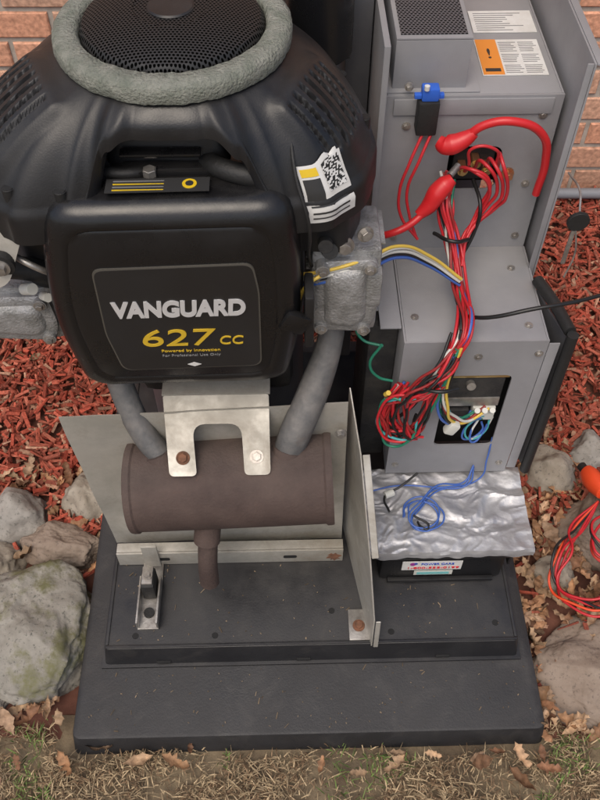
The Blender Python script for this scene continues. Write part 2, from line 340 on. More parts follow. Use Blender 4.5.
for i in range(980):
    r=U(0,1)
    if r<.32: x,y=U(-.66,-.36),U(.44,.95)
    elif r<.74: x,y=U(.39,.66),U(.42,1.0)
    elif r<.76: x,y=U(-.6,.6),U(.34,.40)
    elif r<.93: x,y=random.choice((-1,1))*U(.6,1.5),U(.4,.95)
    else: x,y=random.choice((-1,1))*U(.4,1.1),U(.95,1.7)
    if (abs(x)<.385 and y>.405) or (on_rock(x,y,.95) and U(0,1)<.975): continue
    k=U(.5,1.3); col=random.choice([(.34,.19,.10),(.28,.15,.08),(.42,.28,.17),(.20,.10,.055),(.38,.25,.16)])
    leaf(Vector((x,y,.010+U(0,.020))),U(.022,.055),U(0,6.28),random.gauss(0,.35),random.gauss(0,.35),U(-.4,.9),(col[0]*k,col[1]*k,col[2]*k),U(0,1)<.5)
leaf(Vector((-.205,.372,.018)),.05,1.2,.1,.2,.5,(.33,.19,.10),1); leaf(Vector((-.27,.378,.016)),.05,1.9,.2,-.2,.6,(.42,.28,.17),0); leaf(Vector((.365,.385,.02)),.045,.5,.2,.1,.4,(.42,.27,.16),1)
meshfrom('dry_leaves',V,F,C,None,'leaf',True)
# brick wall
bw=root('brick_wall'); box('mortar_backing',bw,'mortar',-2.6,2.6,1.851,2.1,-.1,2.4,0)
V=[];F=[];C=[]; bl,bh,mo=.203,.060,.012
r=0; z=-.05
while z<2.35:
    x=-2.6+(bl+mo)*.5*(r%2)
    while x<2.5:
        j=U(-.0015,.0015); b=len(V); e=.003; y0=1.845+j; x1=x+bl; z1=z+bh
        V+=[(x,1.87,z),(x1,1.87,z),(x1,1.87,z1),(x,1.87,z1),(x,y0+e,z),(x1,y0+e,z),(x1,y0+e,z1),(x,y0+e,z1),(x+e,y0,z+e),(x1-e,y0,z+e),(x1-e,y0,z1-e),(x+e,y0,z1-e)]
        F+=[(b+8,b+9,b+10,b+11)]+[(b+4+i,b+4+(i+1)%4,b+8+(i+1)%4,b+8+i) for i in range(4)]+[(b+i,b+(i+1)%4,b+4+(i+1)%4,b+4+i) for i in range(4)]
        k=U(.80,1.15); g=U(-.03,.04); C+=[(.60*k,(.335+g)*k,(.225+g)*k)]*12
        x+=bl+mo
    z+=bh+mo; r+=1
meshfrom('bricks',V,F,C,bw,'brick')
cyl('wall_conduit',None,'conduit',(.60,1.80,.045),(2.4,1.80,.045),.014)
# ================================================================ PAD + TRAY
pad=root('equipment_pad',True)
def prism(name,par,m,x0,x1,y0,y1,z0,z1,inset,r,bev):
    def ring(i,z): 
        return [Vector((p.x,p.y,z)) for p in rpoly([(x0+i,y0+i,0),(x1-i,y0+i,0),(x1-i,y1-i,0),(x0+i,y1-i,0)],r,5)]
    return loft(name,par,m,[ring(0,z0),ring(inset*.6,z1-bev),ring(inset*.6+bev*.3,z1-bev*.3),ring(inset*.6+bev,z1)])
prism('pad_slab',pad,'pad',-.392,.407,.403,1.28,-.01,.05,.012,.016,.005)
tr=root('generator_base_tray',True)
prism('tray_body',tr,'tray',-.343,.372,.532,1.2,.051,.107,.012,.008,.003)
box('tray_flange',tr,'tray',-.348,.377,.527,1.2,.0505,.056,.001)
for (x,y) in ((-.285,.562),(.33,.572),(.05,.60),(-.15,.56),(.15,.56)):
    cyl('tray_slot',tr,'void',(x,y,.1055),(x,y,.1075),.0055)
for x in (-.24,.0,.24): box('tray_drain_notch',tr,'void',x-.012,x+.012,.5305,.534,.060,.066,.0005)
box('tray_hem',tr,'tray',-.333,.362,.541,.546,.106,.1095,.001)
box('tray_hem_left',tr,'tray',-.334,-.329,.5465,1.19,.106,.1095,.001); box('tray_hem_right',tr,'tray',.358,.363,.5465,1.19,.106,.1095,.001)
V=[];F=[];C=[]
for i in range(300):
    x,y=U(-.36,.38),U(.42,.72); z=.1083 if (-.33<x<.36 and y>.55) else .0512
    if z<.1 and y>.525: continue
    a=U(0,6.28); L=U(.001,.006) if U(0,1)<.2 else U(.0005,.0018); W=U(.0004,.0010); dx,dy=math.cos(a),math.sin(a); b=len(V)
    for s,t in ((-1,-1),(1,-1),(1,1),(-1,1)): V.append((x+dx*L*s-dy*W*t,y+dy*L*s+dx*W*t,z+.0004*(1+s)))
    F.append((b,b+1,b+2,b+3)); k=U(.3,1.0); C+=[(.28*k,.21*k,.14*k)]*4
meshfrom('debris_specks',V,F,C,tr,'straw')
box('mount_foot_plate',tr,'steel',-.282,-.246,.572,.70,.1075,.112,.001)
box('mount_foot_riser',tr,'galv',-.277,-.250,.688,.6935,.1125,.185,.001)
box('mount_foot_side_l',tr,'steel',-.2825,-.279,.573,.66,.1125,.135,.001); box('mount_foot_side_r',tr,'steel',-.249,-.2455,.573,.66,.1125,.135,.001)
box('mount_rubber',tr,'rub',-.276,-.252,.625,.665,.112,.160,.006)
box('mount_cap',tr,'steel',-.273,-.255,.630,.662,.160,.166,.001)
hexbolt('mount_bolt',tr,'steel',(-.264,.645,.166),(0,0,1),.006)
cyl('mount_ring',tr,'rub',(-.264,.60,.112),(-.264,.60,.117),.009)
# ================================================================ HEAT SHIELD
hs=root('heat_shield',True)
def dented(name,m,c4,nu,nv,amp,sc,thick=.002):
    """bent sheet-metal panel with real dents, from four corners"""
    a,b,c,d_=[Vector(p) for p in c4]; n=((b-a).cross(d_-a)).normalized(); bm=bmesh.new(); G=[]
    for side in (0,1):
        g=[]
        for j in range(nv+1):
            row=[]
            for i in range(nu+1):
                u,v=i/nu,j/nv; p=(a*(1-u)+b*u)*(1-v)+(d_*(1-u)+c*u)*v
                row.append(bm.verts.new(p+n*(amp*(noise.noise(p*sc)+.4*noise.noise(p*sc*2.7))+side*thick)))
            g.append(row)
        G.append(g)
    for g in G:
        for j in range(nv):
            for i in range(nu): bm.faces.new((g[j][i],g[j][i+1],g[j+1][i+1],g[j+1][i]))
    A,B=G
    for i in range(nu):
        bm.faces.new((A[0][i],A[0][i+1],B[0][i+1],B[0][i])); bm.faces.new((A[nv][i],A[nv][i+1],B[nv][i+1],B[nv][i]))
    for j in range(nv):
        bm.faces.new((A[j][0],A[j+1][0],B[j+1][0],B[j][0])); bm.faces.new((A[j][nu],A[j+1][nu],B[j+1][nu],B[j][nu]))
    return bmobj(name,bm,hs,m,ang=40)
dented('back_plate','galv',[(-.356,.745,.490),(-.333,.735,.12),(.074,.735,.12),(.070,.755,.50)],40,50,.005,7)
poly('side_plate',hs,'galv',[(.116,.535,.109),(.116,.545,.19),(.106,.60,.30),(.090,.70,.44),(.0765,.79,.49),(.0765,.79,.109)],.0025)
poly('side_plate_front_flange',hs,'galv',[(.117,.5345,.109),(.125,.5345,.109),(.125,.5445,.19),(.117,.5445,.19)],.002)
poly('side_plate_top_flange',hs,'galv',[(.107,.60,.301),(.118,.60,.303),(.102,.70,.442),(.091,.70,.441)],.002)
box('support_rail',hs,'galv',-.325,.074,.694,.698,.109,.150,.001)
box('support_rail_lip',hs,'galv',-.325,.074,.6985,.716,.147,.150,.001)
for x in (-.245,-.02): 
    bx=rpoly([(x-.012,0,.124),(x+.012,0,.124),(x+.012,0,.134),(x-.012,0,.134)],.005,4)
    loft('rail_slot',hs,'void',[[Vector((p.x,.6935,p.z)) for p in bx],[Vector((p.x,.6942,p.z)) for p in bx]])
loft('rail_rust_patch',hs,'rusto',[[Vector((.058+.011*(1+.4*math.sin(a*2.1))*math.cos(a*.35),y,.126+.012*(1+.3*math.sin(a*3.3))*math.sin(a*.35))) for a in range(18)] for y in (.6934,.6940)])
box('side_foot',hs,'steel',.078,.114,.545,.60,.1075,.112,.001); hexbolt('side_foot_bolt',hs,'rusto',(.095,.57,.112),(0,0,1),.007)
hexbolt('shield_bolt',hs,'steel',(.114,.58,.16),(-1,0,0),.006)
hexbolt('shield_bolt_b',hs,'steel',(.060,.733,.45),(0,-1,0),.006)
# shelf: real crinkled sheet
bm=bmesh.new(); nx,ny=150,95; x0,x1,y0,y1=.105,.388,.648,.812
def sz(x,y):
    p=Vector((x*11,y*15,5)); q=p+noise.noise_vector(p*1.4)*.55
    c=(1-abs(noise.noise(q))*2.2)*.6+(1-abs(noise.noise(q*2.2+Vector((3,1,0))))*2.2)*.35+(1-abs(noise.noise(q*4.6))*2.2)*.18
    return .220+.0070*c
g=[[None]*(nx+1) for _ in range(ny+1)]
for j in range(ny+1):
    for i in range(nx+1):
        x=x0+(x1-x0)*i/nx; y=y0+(y1-y0)*j/ny; g[j][i]=bm.verts.new((x,y+.005*noise.noise(Vector((x*30,0,0)))*(1-j/ny)**6,sz(x,y)))
for j in range(ny):
    for i in range(nx): bm.faces.new((g[j][i],g[j][i+1],g[j+1][i+1],g[j+1][i]))
prev=g[0]
for k in (1,2,3):
    low=[bm.verts.new((v.co.x,v.co.y-.002+.003*noise.noise(Vector((v.co.x*40,k,0))),v.co.z-.006*k)) for v in g[0]]
    for i in range(nx): bm.faces.new((low[i],low[i+1],prev[i+1],prev[i]))
    prev=low
rr=[bm.verts.new((g[j][nx].co.x+.001,g[j][nx].co.y,g[j][nx].co.z-.016)) for j in range(ny+1)]
for j in range(ny): bm.faces.new((g[j][nx],g[j+1][nx],rr[j+1],rr[j]))
bmobj('foil_shelf',bm,hs,'foil',ang=25)
box('shelf_back_support',hs,'greyD',.12,.385,.80,.812,.109,.210,.001)
box('shelf_panel_right',hs,'tray',.368,.372,.68,.80,.109,.208,.001)
# ================================================================ BATTERY
bt=root('battery_box',True)
box('case',bt,'gloss',.135,.350,.655,.79,.109,.188,.010)
box('lid',bt,'blk',.130,.355,.652,.795,.188,.198,.003)
box('case_rib',bt,'blk',.150,.335,.647,.655,.114,.121,.001)
poly('label',bt,'white',[(.172,.6540,.150),(.275,.6540,.150),(.275,.6540,.180),(.172,.6540,.180)],.0012,0)
text('label_text',bt,'bluP','POWER CARE',(.204,.6524,.169),.0085,width=.056); text('label_number',bt,'redP','1-800-555-0199',(.180,.6524,.155),.0095,width=.088)
cyl('label_logo',bt,'purp',(.190,.6526,.172),(.190,.6520,.172),.005); cyl('label_logo_b',bt,'bluP',(.195,.6526,.174),(.195,.6518,.174),.003)
poly('label_small',bt,'nylon',[(.195,.6540,.131),(.262,.6540,.131),(.262,.6540,.145),(.195,.6540,.145)],.0012,0)
for i in range(2): box('label_small_line',bt,'teal',.200,.256,.6520,.6532,.134+i*.005,.136+i*.005,0)
# ================================================================ MUFFLER
mf=root('exhaust_muffler',True)
ax0=Vector((-.262,.700,.362)); ax1=Vector((.046,.700,.378))
def lathe(name,par,m,p0,p1,prof,n=64,ang=35):
    p0,p1=Vector(p0),Vector(p1); R=(p1-p0).to_track_quat('Z','Y').to_matrix(); rings=[]
    for t,r in prof:
        rings.append([p0+R@Vector((r*math.cos(a*2*math.pi/n),r*math.sin(a*2*math.pi/n),t)) for a in range(n)])
    return loft(name,par,m,rings,ang=ang)
L=(ax1-ax0).length
lathe('muffler_shell',mf,'rust',ax0,ax1,[(.004,.004),(.004,.058),(.002,.062),(-.002,.066),(-.002,.0715),(.002,.0725),(.008,.0725),(.011,.070),(.1,.0705),(L-.1,.0705),(L-.011,.070),(L-.008,.0725),(L-.002,.0725),(L+.002,.0715),(L+.002,.066),(L-.002,.062),(L-.004,.058),(L-.004,.004)])
cyl('outlet_collar',mf,'rust',(-.147,.665,.325),(-.152,.645,.285),.021,n=28)
tube('outlet_pipe',mf,'rust',[(-.147,.665,.33),(-.151,.648,.28),(-.154,.630,.235),(-.155,.622,.185)],.0165)
cyl('outlet_bore_rim',mf,'rusto',(-.155,.6225,.1850),(-.155,.6215,.1832),.0150)
cyl('outlet_bore',mf,'void',(-.155,.6217,.1835),(-.155,.6213,.1828),.0115)
tube('shell_seam',mf,'rust',[(-.255,.655,.308),(-.1,.655,.316),(.04,.655,.323)],.0022,smooth=False)
tube('inlet_pipe_left',mf,'pipe',[(-.268,.80,.57),(-.262,.775,.52),(-.235,.735,.455),(-.212,.715,.425)],.019)
cyl('inlet_weld_left',mf,'rust',(-.215,.718,.432),(-.207,.708,.415),.0235,.026)
tube('inlet_pipe_right',mf,'pipe',[(.048,.82,.62),(.042,.80,.58),(.020,.765,.52),(-.010,.725,.46),(-.022,.712,.43)],.021,radii=[.85,.9,1.1,1.15,1.05])
cyl('inlet_weld_right',mf,'rust',(-.018,.717,.438),(-.024,.706,.42),.0255,.028)
box('bracket_top',mf,'galv',-.205,-.045,.768,.84,.5035,.507,.001)
A=Vector((0,.767,.5065)); B=Vector((0,.668,.4410))
def bp_(x,t): p=A.lerp(B,t); return Vector((x,p.y,p.z))
loop=[bp_(-.203,0),bp_(-.047,0),bp_(-.046,1),bp_(-.084,1),bp_(-.088,.36),bp_(-.160,.36),bp_(-.154,1),bp_(-.194,1)]
RD=[.004,.004,.008,.008,.020,.020,.008,.008]
loft('bracket_sheet',mf,'galv',[rpoly(loop,RD,6),[p+Vector((0,.0018,-.0026)) for p in rpoly(loop,RD,6)]])
for x in (-.174,-.066):
    hexbolt('bracket_bolt',mf,'rusto' if x<-.1 else 'steel',(x,.690,.4562),(0,-.55,.83),.0068,.007)
# ================================================================ ENGINE
en=root('small_engine',True)
box('crankcase',en,'dark',-.25,-.01,.84,1.05,.42,.80,.02)
cyl('alternator_body',en,'greyD',(-.13,1.0,.12),(-.13,1.0,.46),.14,bev=.01)
CZ=[(-.288,.895),(-.006,.900),(.004,.80),(.004,.68),(-.014,.588),(-.040,.578),(-.280,.574),(-.300,.590),(-.316,.70),(-.308,.80)]
RR=[.035,.035,.05,.05,.03,.02,.02,.03,.05,.05]
cx,cz=-.152,.74
def oring(y,ins,zs=0):
    base=rpoly([(a,0,b) for a,b in CZ],RR,6); out=[]
    for p in base:
        dv=Vector((p.x-cx,0,p.z-cz)); sx=1-ins/.155; szz=1-ins/.16
        out.append(Vector((cx+dv.x*sx,y,cz+dv.z*szz+zs)))
    return out
loft('air_cleaner_base',en,'blk',[oring(.84,.02),oring(.80,.004),oring(.786,.0),oring(.778,.0)],ang=30)
loft('air_cleaner_cover',en,'gloss',[oring(.778,.006),oring(.775,.003),oring(.740,.005),oring(.730,.009),oring(.723,.016),oring(.7195,.026),oring(.7185,.030),oring(.7205,.0335),oring(.7185,.037),oring(.7175,.08),oring(.7172,.12)],ang=50)
pl=lambda i,y:[Vector((p.x,y,p.z)) for p in rpoly([(-.243+i,0,.810-i),(-.056-i,0,.816-i),(-.050-i,0,.770),(-.052-i,0,.634+i),(-.235+i,0,.628+i),(-.246+i,0,.70)],[.012,.012,.01,.014,.014,.01],5)]
loft('label_border',en,'frame',[pl(0,.7180),pl(0,.7158),pl(.001,.7154)])
loft('label_panel',en,'decal',[pl(.002,.7160),pl(.002,.7150)])
text('brand_lettering',en,'silverT','VANGUARD',(-.230,.7145,.731),.036,rot=(90,-1.0,0),width=.162,shear=.12,bold=.0017,ext=.0008)
text('displacement_lettering',en,'goldT','627',(-.205,.7145,.677),.043,rot=(90,-1,0),width=.094,shear=.12,bold=.0001,ext=.0008)
text('displacement_unit',en,'goldT','CC',(-.105,.7145,.679),.022,rot=(90,-1,0),width=.030,shear=.12,ext=.0008)
text('small_lettering',en,'goldT','Powered by Innovation',(-.180,.7145,.665),.0065,rot=(90,-1,0),width=.075,ext=.0004)
text('small_lettering_2',en,'inkg','For Professional Use Only',(-.180,.7145,.656),.006,rot=(90,-1,0),width=.075,ext=.0004)
poly('label_logo',en,'white',[(-.149,.7142,.641),(-.140,.7142,.637),(-.131,.7142,.641),(-.140,.7142,.645)],.0006,0)
box('cover_latch',en,'gloss',-.026,.010,.716,.730,.694,.724,.006,rot=(0,30,8)); box('cover_latch_2',en,'blk',.004,.016,.722,.77,.66,.75,.004)
poly('cover_sticker',en,'ink',[(-.214,.741,.8985),(-.100,.741,.9000),(-.100,.764,.9000),(-.214,.764,.8985)],.0012,0)
for i in range(4): box('cover_sticker_line',en,'inkg' if i%2 else 'yelS',-.206,-.150,.7435+i*.005,.7446+i*.005,.8990,.9008,0)
cyl('cover_sticker_icon',en,'yelS',(-.122,.753,.9000),(-.122,.753,.9016),.008); cyl('cover_sticker_icon_ring',en,'ink',(-.122,.753,.9014),(-.122,.753,.9020),.0045)
# --- blower housing
hc=Vector((-.139,.905)); 
KEY=[(-180,.250),(-165,.268),(-150,.265),(-138,.245),(-126,.205),(-114,.155),(-104,.139),(-90,.136),(-76,.139),(-64,.160),(-52,.200),(-40,.226),(-28,.236),(-15,.232),(0,.222),(15,.212),(35,.195),(60,.175),(90,.170),(120,.175),(145,.195),(165,.225),(180,.250)]
def Rf(dg):
    for (a,ra),(b,rb) in zip(KEY,KEY[1:]):
        if a<=dg<=b:
            t=(dg-a)/(b-a); t=t*t*(3-2*t); return ra+(rb-ra)*t
def sm(a,b,x): t=max(0,min(1,(x-a)/(b-a))); return t*t*(3-2*t)
def hump(x,y,t):
    z=0
    for ang in (-157,-24):
        a=math.radians(ang); dx,dy=math.cos(a),math.sin(a); al=x*dx+y*dy; u=-x*dy+y*dx
        if al>.10:
            z+=.009*(1-sm(.052,.066,abs(u)))*sm(.135,.160,al)*(1-sm(.82,.95,t))
            e=sm(.158,.164,al)*(1-sm(.82,.87,t))*(1-sm(.048,.051,abs(u)))
            ph=((u+.3)/.0140)%1; gr=sm(.0,.10,ph)*(1-sm(.42,.52,ph)); z-=.0075*e*gr
    return z
def surf(dg,t):
    a=math.radians(dg); R=Rf(dg); r=.115+(R-.115)*t; x,y=r*math.cos(a),r*math.sin(a)
    wv=sm(.145,.20,R); drop=(1-wv)*.012*t**2+wv*(.085*t**1.5+.02*t**6)
    return Vector((hc.x+x,hc.y+y,.985-drop+hump(x,y,t)*wv)),wv
bm=bmesh.new(); NT=1100; rows=[]
ts=[0,.02,.05]+[.1+.0155*i for i in range(58)]+[1.0]
ts=sorted(set([round(t,4) for t in ts if t<=1]))
for t in ts: rows.append([bm.verts.new(surf(-180+360*i/NT,t)[0]) for i in range(NT)])
base=rows[-1]
for k,(dr,f1,f2) in enumerate(((.004,.004,.004),(.007,.012,.010),(.008,.045,.022))):
    row=[]
    for i in range(NT):
        dg=-180+360*i/NT; a=math.radians(dg); wv=sm(.145,.20,Rf(dg)); R=Rf(dg)+dr; b=base[i].co.z
        row.append(bm.verts.new((hc.x+R*math.cos(a),hc.y+R*math.sin(a),b-(f1*wv+f2*(1-wv)))))
    rows.append(row)
inner=[]
for i in range(NT):
    dg=-180+360*i/NT; a=math.radians(dg); R=Rf(dg)-.004; inner.append(bm.verts.new((hc.x+R*math.cos(a),hc.y+R*math.sin(a),rows[-1][i].co.z)))
rows.append(inner)
for a,b in zip(rows,rows[1:]):
    for i in range(NT): bm.faces.new((a[i],a[(i+1)%NT],b[(i+1)%NT],b[i]))
bmobj('blower_housing',bm,en,'blk',ang=45)
# stickers that follow the housing shoulder
def spath(dg,s):
    if s<.62: return surf(dg,.80+.2*s/.62)[0]
    q=(s-.62)/.38; p=surf(dg,1.0)[0]; a=math.radians(dg); dr=.007*min(1,q*3); return Vector((p.x+dr*math.cos(a),p.y+dr*math.sin(a),p.z-.004-.036*q))
def conf(name,m,d0,d1,s0,s1,off,n=16):
    bm=bmesh.new(); g=[]
    for j in range(n+1):
        row=[]
        for i in range(n+1):
            dg=d0+(d1-d0)*i/n; s=s0+(s1-s0)*j/n; p=spath(dg,s); e1=spath(dg+.5,s)-spath(dg-.5,s); e2=spath(dg,s+.02)-spath(dg,s-.02); nn=e1.cross(e2).normalized()
            if nn.z<0 and nn.y>0: nn=-nn
            if nn.y>0: nn=-nn
            row.append(bm.verts.new(p+nn*off))
        g.append(row)
    for j in range(n):
        for i in range(n): bm.faces.new((g[j][i],g[j][i+1],g[j+1][i+1],g[j+1][i]))
    return bmobj(name,bm,en,m,ang=60)
conf('warning_label','white',-47,-33,.10,.90,.0022)
conf('qr_code','qr',-40.5,-34,.18,.58,.0030,10); conf('warning_label_yellow','yelS',-46.3,-42,.16,.30,.0030,6); conf('warning_label_dark','ink',-46.3,-42,.34,.62,.0030,6)
for i in range(3): conf('label_line','ink',-46,-35,.68+i*.07,.70+i*.07,.0030,8)
for dg in (-168,-140,-128,-8,18):
    p=surf(dg,.93)[0]; cyl('housing_screw',en,'rub',(p.x,p.y,p.z-.02),(p.x,p.y,p.z+.004),.007,n=20,bev=.001)
# foam ring + screen
n=96; prof=[(.104,.985),(.1035,1.001),(.107,1.006),(.127,1.006),(.1325,1.001),(.1330,.990),(.131,.984)]
bm=bmesh.new(); rows=[]
for i in range(n*3):
    a=2*math.pi*i/(n*3); ro=[]
    for r,z in prof:
        q=Vector((math.cos(a)*9,math.sin(a)*9,r*50+z*60)); rr_=r+.0012*noise.noise(q)+.0006*noise.noise(q*4)
        ro.append(bm.verts.new((hc.x+rr_*math.cos(a),hc.y+rr_*math.sin(a),z+.0010*noise.noise(Vector((math.cos(a)*14,math.sin(a)*14,r*90)))+.0006*noise.noise(q*5))))
    rows.append(ro)
for i in range(n*3):
    A_,B_=rows[i],rows[(i+1)%(n*3)]
    for k in range(len(prof)-1): bm.faces.new((A_[k],B_[k],B_[k+1],A_[k+1]))
bmobj('foam_ring',bm,en,'foam',ang=60)
def lath(name,m,prof,n=72,c=hc,ang=35):
    return loft(name,en,m,[[Vector((c[0]+r*math.cos(2*math.pi*i/n),c[1]+r*math.sin(2*math.pi*i/n),z)) for i in range(n)] for r,z in prof],ang=ang)
lath('intake_screen','perfB',[(.1030,.985),(.1025,1.002),(.098,1.009),(.085,1.014),(.06,1.019),(.042,1.021),(.040,1.0195),(.02,1.020),(.004,1.020)])
lath('screen_hub','blk',[(.026,1.0205),(.024,1.0222),(.004,1.0224)])
box('intake_manifold',en,'blk',-.245,-.045,.778,.86,.80,.880,.014)
loft('recess_cowl',en,'blk',[[Vector((p.x,p.y,z)) for p in rpoly([(-.225+i,.800+i*.5,0),(-.075-i,.795+i*.5,0),(-.085,.86,0),(-.215,.86,0)],.02,5)] for z,i in ((.875,0),(.925,.006),(.935,.016))])
box('recess_rib_a',en,'gloss',-.20,-.11,.783,.797,.893,.899,.002); box('recess_rib_b',en,'gloss',-.20,-.11,.783,.797,.912,.917,.002)
cyl('governor_stud',en,'steel',(-.168,.778,.885),(-.168,.778,.903),.008,n=6,bev=.001); cyl('governor_stud_base',en,'alu',(-.168,.778,.878),(-.168,.778,.888),.012)
tube('breather_hose',en,'rub',[(-.105,.80,.895),(-.085,.775,.903),(-.05,.765,.900),(-.025,.775,.89),(-.012,.81,.87)],.012)
tube('fuel_hose',en,'rub',[(-.255,.80,.87),(-.225,.785,.893),(-.195,.780,.895),(-.17,.79,.89)],.007)
tube('throttle_link',en,'steel',[(-.235,.775,.885),(-.20,.772,.889),(-.165,.772,.892)],.0018)
cyl('recess_pulley',en,'blk',(-.228,.79,.878),(-.228,.785,.898),.016)
loft('shroud_right',en,'blk',[[Vector((p.x,p.y,z)) for p in rpoly([(-.045,.785,0),(.055,.775,0),(.080,.84,0),(.06,.93,0),(-.04,.93,0)],.014,5)] for z in (.775,.855,.862)])
loft('shroud_left',en,'blk',[[Vector((p.x,p.y,z)) for p in rpoly([(-.345,.80,0),(-.25,.79,0),(-.24,.93,0),(-.36,.93,0),(-.395,.86,0)],.018,5)] for z in (.70,.82,.85)])
def head(name,x0,x1,y0,y1,z0,z1):
    box(name+'_casting',en,'alu',x0,x1,y0,y1,z0,z1,.008)
    for i in range(7): 
        z=z0+.012+i*(z1-z0-.024)/6; box(name+'_fin',en,'alu',x0-.006,x1+.006,y0+.025,y1,z-.0015,z+.0015,.0006)
    cv=lambda i,y:[Vector((p.x,y,p.z)) for p in rpoly([(x0+.004+i,0,z0+.012+i),(x1-.012-i,0,z0+.006+i),(x1-.002-i,0,z0+.04),(x1-.006-i,0,z1-.008-i),(x0+.014+i,0,z1-.010-i),(x0+.002+i,0,z1-.04)],.012,5)]
    loft(name+'_rocker_cover',en,'alu',[cv(0,y0+.004),cv(0,y0-.008),cv(.005,y0-.011),cv(.014,y0-.011),cv(.018,y0-.016),cv(.024,y0-.018)])
    for (x,z) in ((x0+.014,z1-.020),(x1-.016,z1-.018),(x0+.014,z0+.020),(x1-.018,z0+.016)):
        cyl(name+'_boss',en,'alu',(x,y0-.016,z),(x,y0,z),.009); hexbolt(name+'_bolt',en,'steel',(x,y0-.016,z),(0,-1,0),.005)
head('head_right',.014,.104,.79,.88,.618,.765)
head('head_left',-.44,-.328,.80,.88,.60,.70)
box('head_right_lug',en,'alu',.085,.106,.777,.80,.675,.735,.006); cyl('spark_plug_boot',en,'rub',(.030,.80,.770),(.036,.765,.787),.010)
hexbolt('shroud_bolt',en,'steel',(.055,.785,.778),(0,-1,.2),.008,.010); hexbolt('shroud_bolt_b',en,'steel',(.080,.79,.792),(0.3,-1,.2),.007,.008)
cyl('oil_port',en,'dark',(.03,.785,.790),(.03,.765,.795),.009)
cutb=rpoly([(-.42,0,.840),(-.335,0,.846),(-.322,0,.832),(-.348,0,.775),(-.385,0,.762),(-.42,0,.785)],.012,4)
loft('lift_bracket',en,'galv',[[Vector((p.x,.748+(.846-p.z)*-.25,p.z)) for p in cutb],[Vector((p.x,.752+(.846-p.z)*-.25,p.z)) for p in cutb]])
cyl('lift_bracket_grommet',en,'rub',(-.352,.732,.802),(-.352,.742,.803),.017); cyl('lift_bracket_bolt',en,'steel',(-.352,.724,.801),(-.352,.733,.802),.008,n=6); cyl('lift_bracket_washer',en,'steel',(-.352,.730,.801),(-.352,.7325,.801),.012)
cyl('connector_white',en,'nylon',(-.352,.775,.722),(-.337,.765,.732),.0075); cyl('connector_white_b',en,'nylon',(-.335,.785,.700),(-.325,.775,.706),.006)
tube('left_hose',en,'rub',[(-.45,.80,.745),(-.38,.79,.748),(-.34,.79,.742),(-.31,.80,.72)],.015)
tube('left_link',en,'steel',[(-.35,.76,.80),(-.32,.75,.785),(-.30,.76,.76)],.004)
cyl('oil_filter',en,'gloss',(.03,1.05,.88),(.03,1.05,1.0),.045,bev=.006)
for i in range(12): box('cooler_fin',en,'dark',-.02,.078,1.10,1.18,.84+i*.015,.844+i*.015,.001)
box('cooler_tank',en,'blk',-.03,-.02,1.095,1.185,.83,1.03,.003); box('cooler_bracket',en,'galv',.045,.075,1.04,1.09,.965,.969,.001)
tube('thin_cable_up',en,'rub',[(.03,.86,.66),(.010,.765,.78),(.008,.735,.86),(-.006,.755,.91),(-.012,.80,.955)],.0022)
# ================================================================ CONTROL CABINET
cb=root('control_cabinet',True)
def openbox(name,m,x0,x1,y0,y1,z0,z1,t=.003):
    box(name+'_left',cb,m,x0,x0+t,y0,y1,z0,z1,.0008); box(name+'_right',cb,m,x1-t,x1,y0,y1,z0,z1,.0008)
    box(name+'_top',cb,m,x0+t+.0002,x1-t-.0002,y0,y1,z1-t,z1,.0008); box(name+'_back',cb,m,x0+t,x1-t,y1-t,y1,z0,z1-t,.0008)
def facehole(name,m,x0,x1,z0,z1,y,hole,t=.003):
    bm=bmesh.new(); hx0,hx1,hz0,hz1,r=hole
    H=[p for p in rpoly([(hx0,0,hz0),(hx1,0,hz0),(hx1,0,hz1),(hx0,0,hz1)],r,6)]; c=Vector(((hx0+hx1)/2,0,(hz0+hz1)/2))
    O=[]
    for p in H:
        dv=p-c; s=1e9
        if dv.x>1e-6: s=min(s,(x1-c.x)/dv.x)
        if dv.x<-1e-6: s=min(s,(x0-c.x)/dv.x)
        if dv.z>1e-6: s=min(s,(z1-c.z)/dv.z)
        if dv.z<-1e-6: s=min(s,(z0-c.z)/dv.z)
        O.append(c+dv*s)
    N=len(H); corners=[Vector((x0,0,z0)),Vector((x1,0,z0)),Vector((x1,0,z1)),Vector((x0,0,z1))]
    for cr in corners:
        k=min(range(N),key=lambda i:(O[i]-cr).length); O[k]=cr
    def lay(P,yy): return [bm.verts.new((p.x,yy,p.z)) for p in P]
    h0,o0,h1,o1=lay(H,y),lay(O,y),lay(H,y+t),lay(O,y+t)
    for i in range(N):
        j=(i+1)%N; bm.faces.new((h0[i],h0[j],o0[j],o0[i])); bm.faces.new((h1[j],h1[i],o1[i],o1[j])); bm.faces.new((h0[j],h0[i],h1[i],h1[j])); bm.faces.new((o0[i],o0[j],o1[j],o1[i]))
    return bmobj(name,bm,cb,m,ang=20)
openbox('upper_shell','grey',.118,.358,1.004,1.32,.560,.845)
facehole('upper_face','grey',.118,.358,.560,.845,1.000,(.216,.292,.690,.765,.018))
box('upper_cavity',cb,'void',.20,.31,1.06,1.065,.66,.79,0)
box('left_edge_flange',cb,'grey',.108,.1165,.975,1.32,.560,.93,.0015)
box('upper_face_step',cb,'grey',.130,.345,.9965,.9995,.818,.842,.001)
box('hood_front',cb,'grey',.128,.226,1.015,1.018,.8455,.915,.001)
box('hood_left',cb,'grey',.128,.131,1.0185,1.32,.8455,.915,.001); box('hood_right',cb,'grey',.223,.226,1.0185,1.32,.8455,.915,.001)
box('hood_top',cb,'grey',.128,.226,1.015,1.33,.9152,.918,.001)
box('hood_perforation',cb,'perfG',.134,.220,1.023,1.32,.9183,.9190,0)
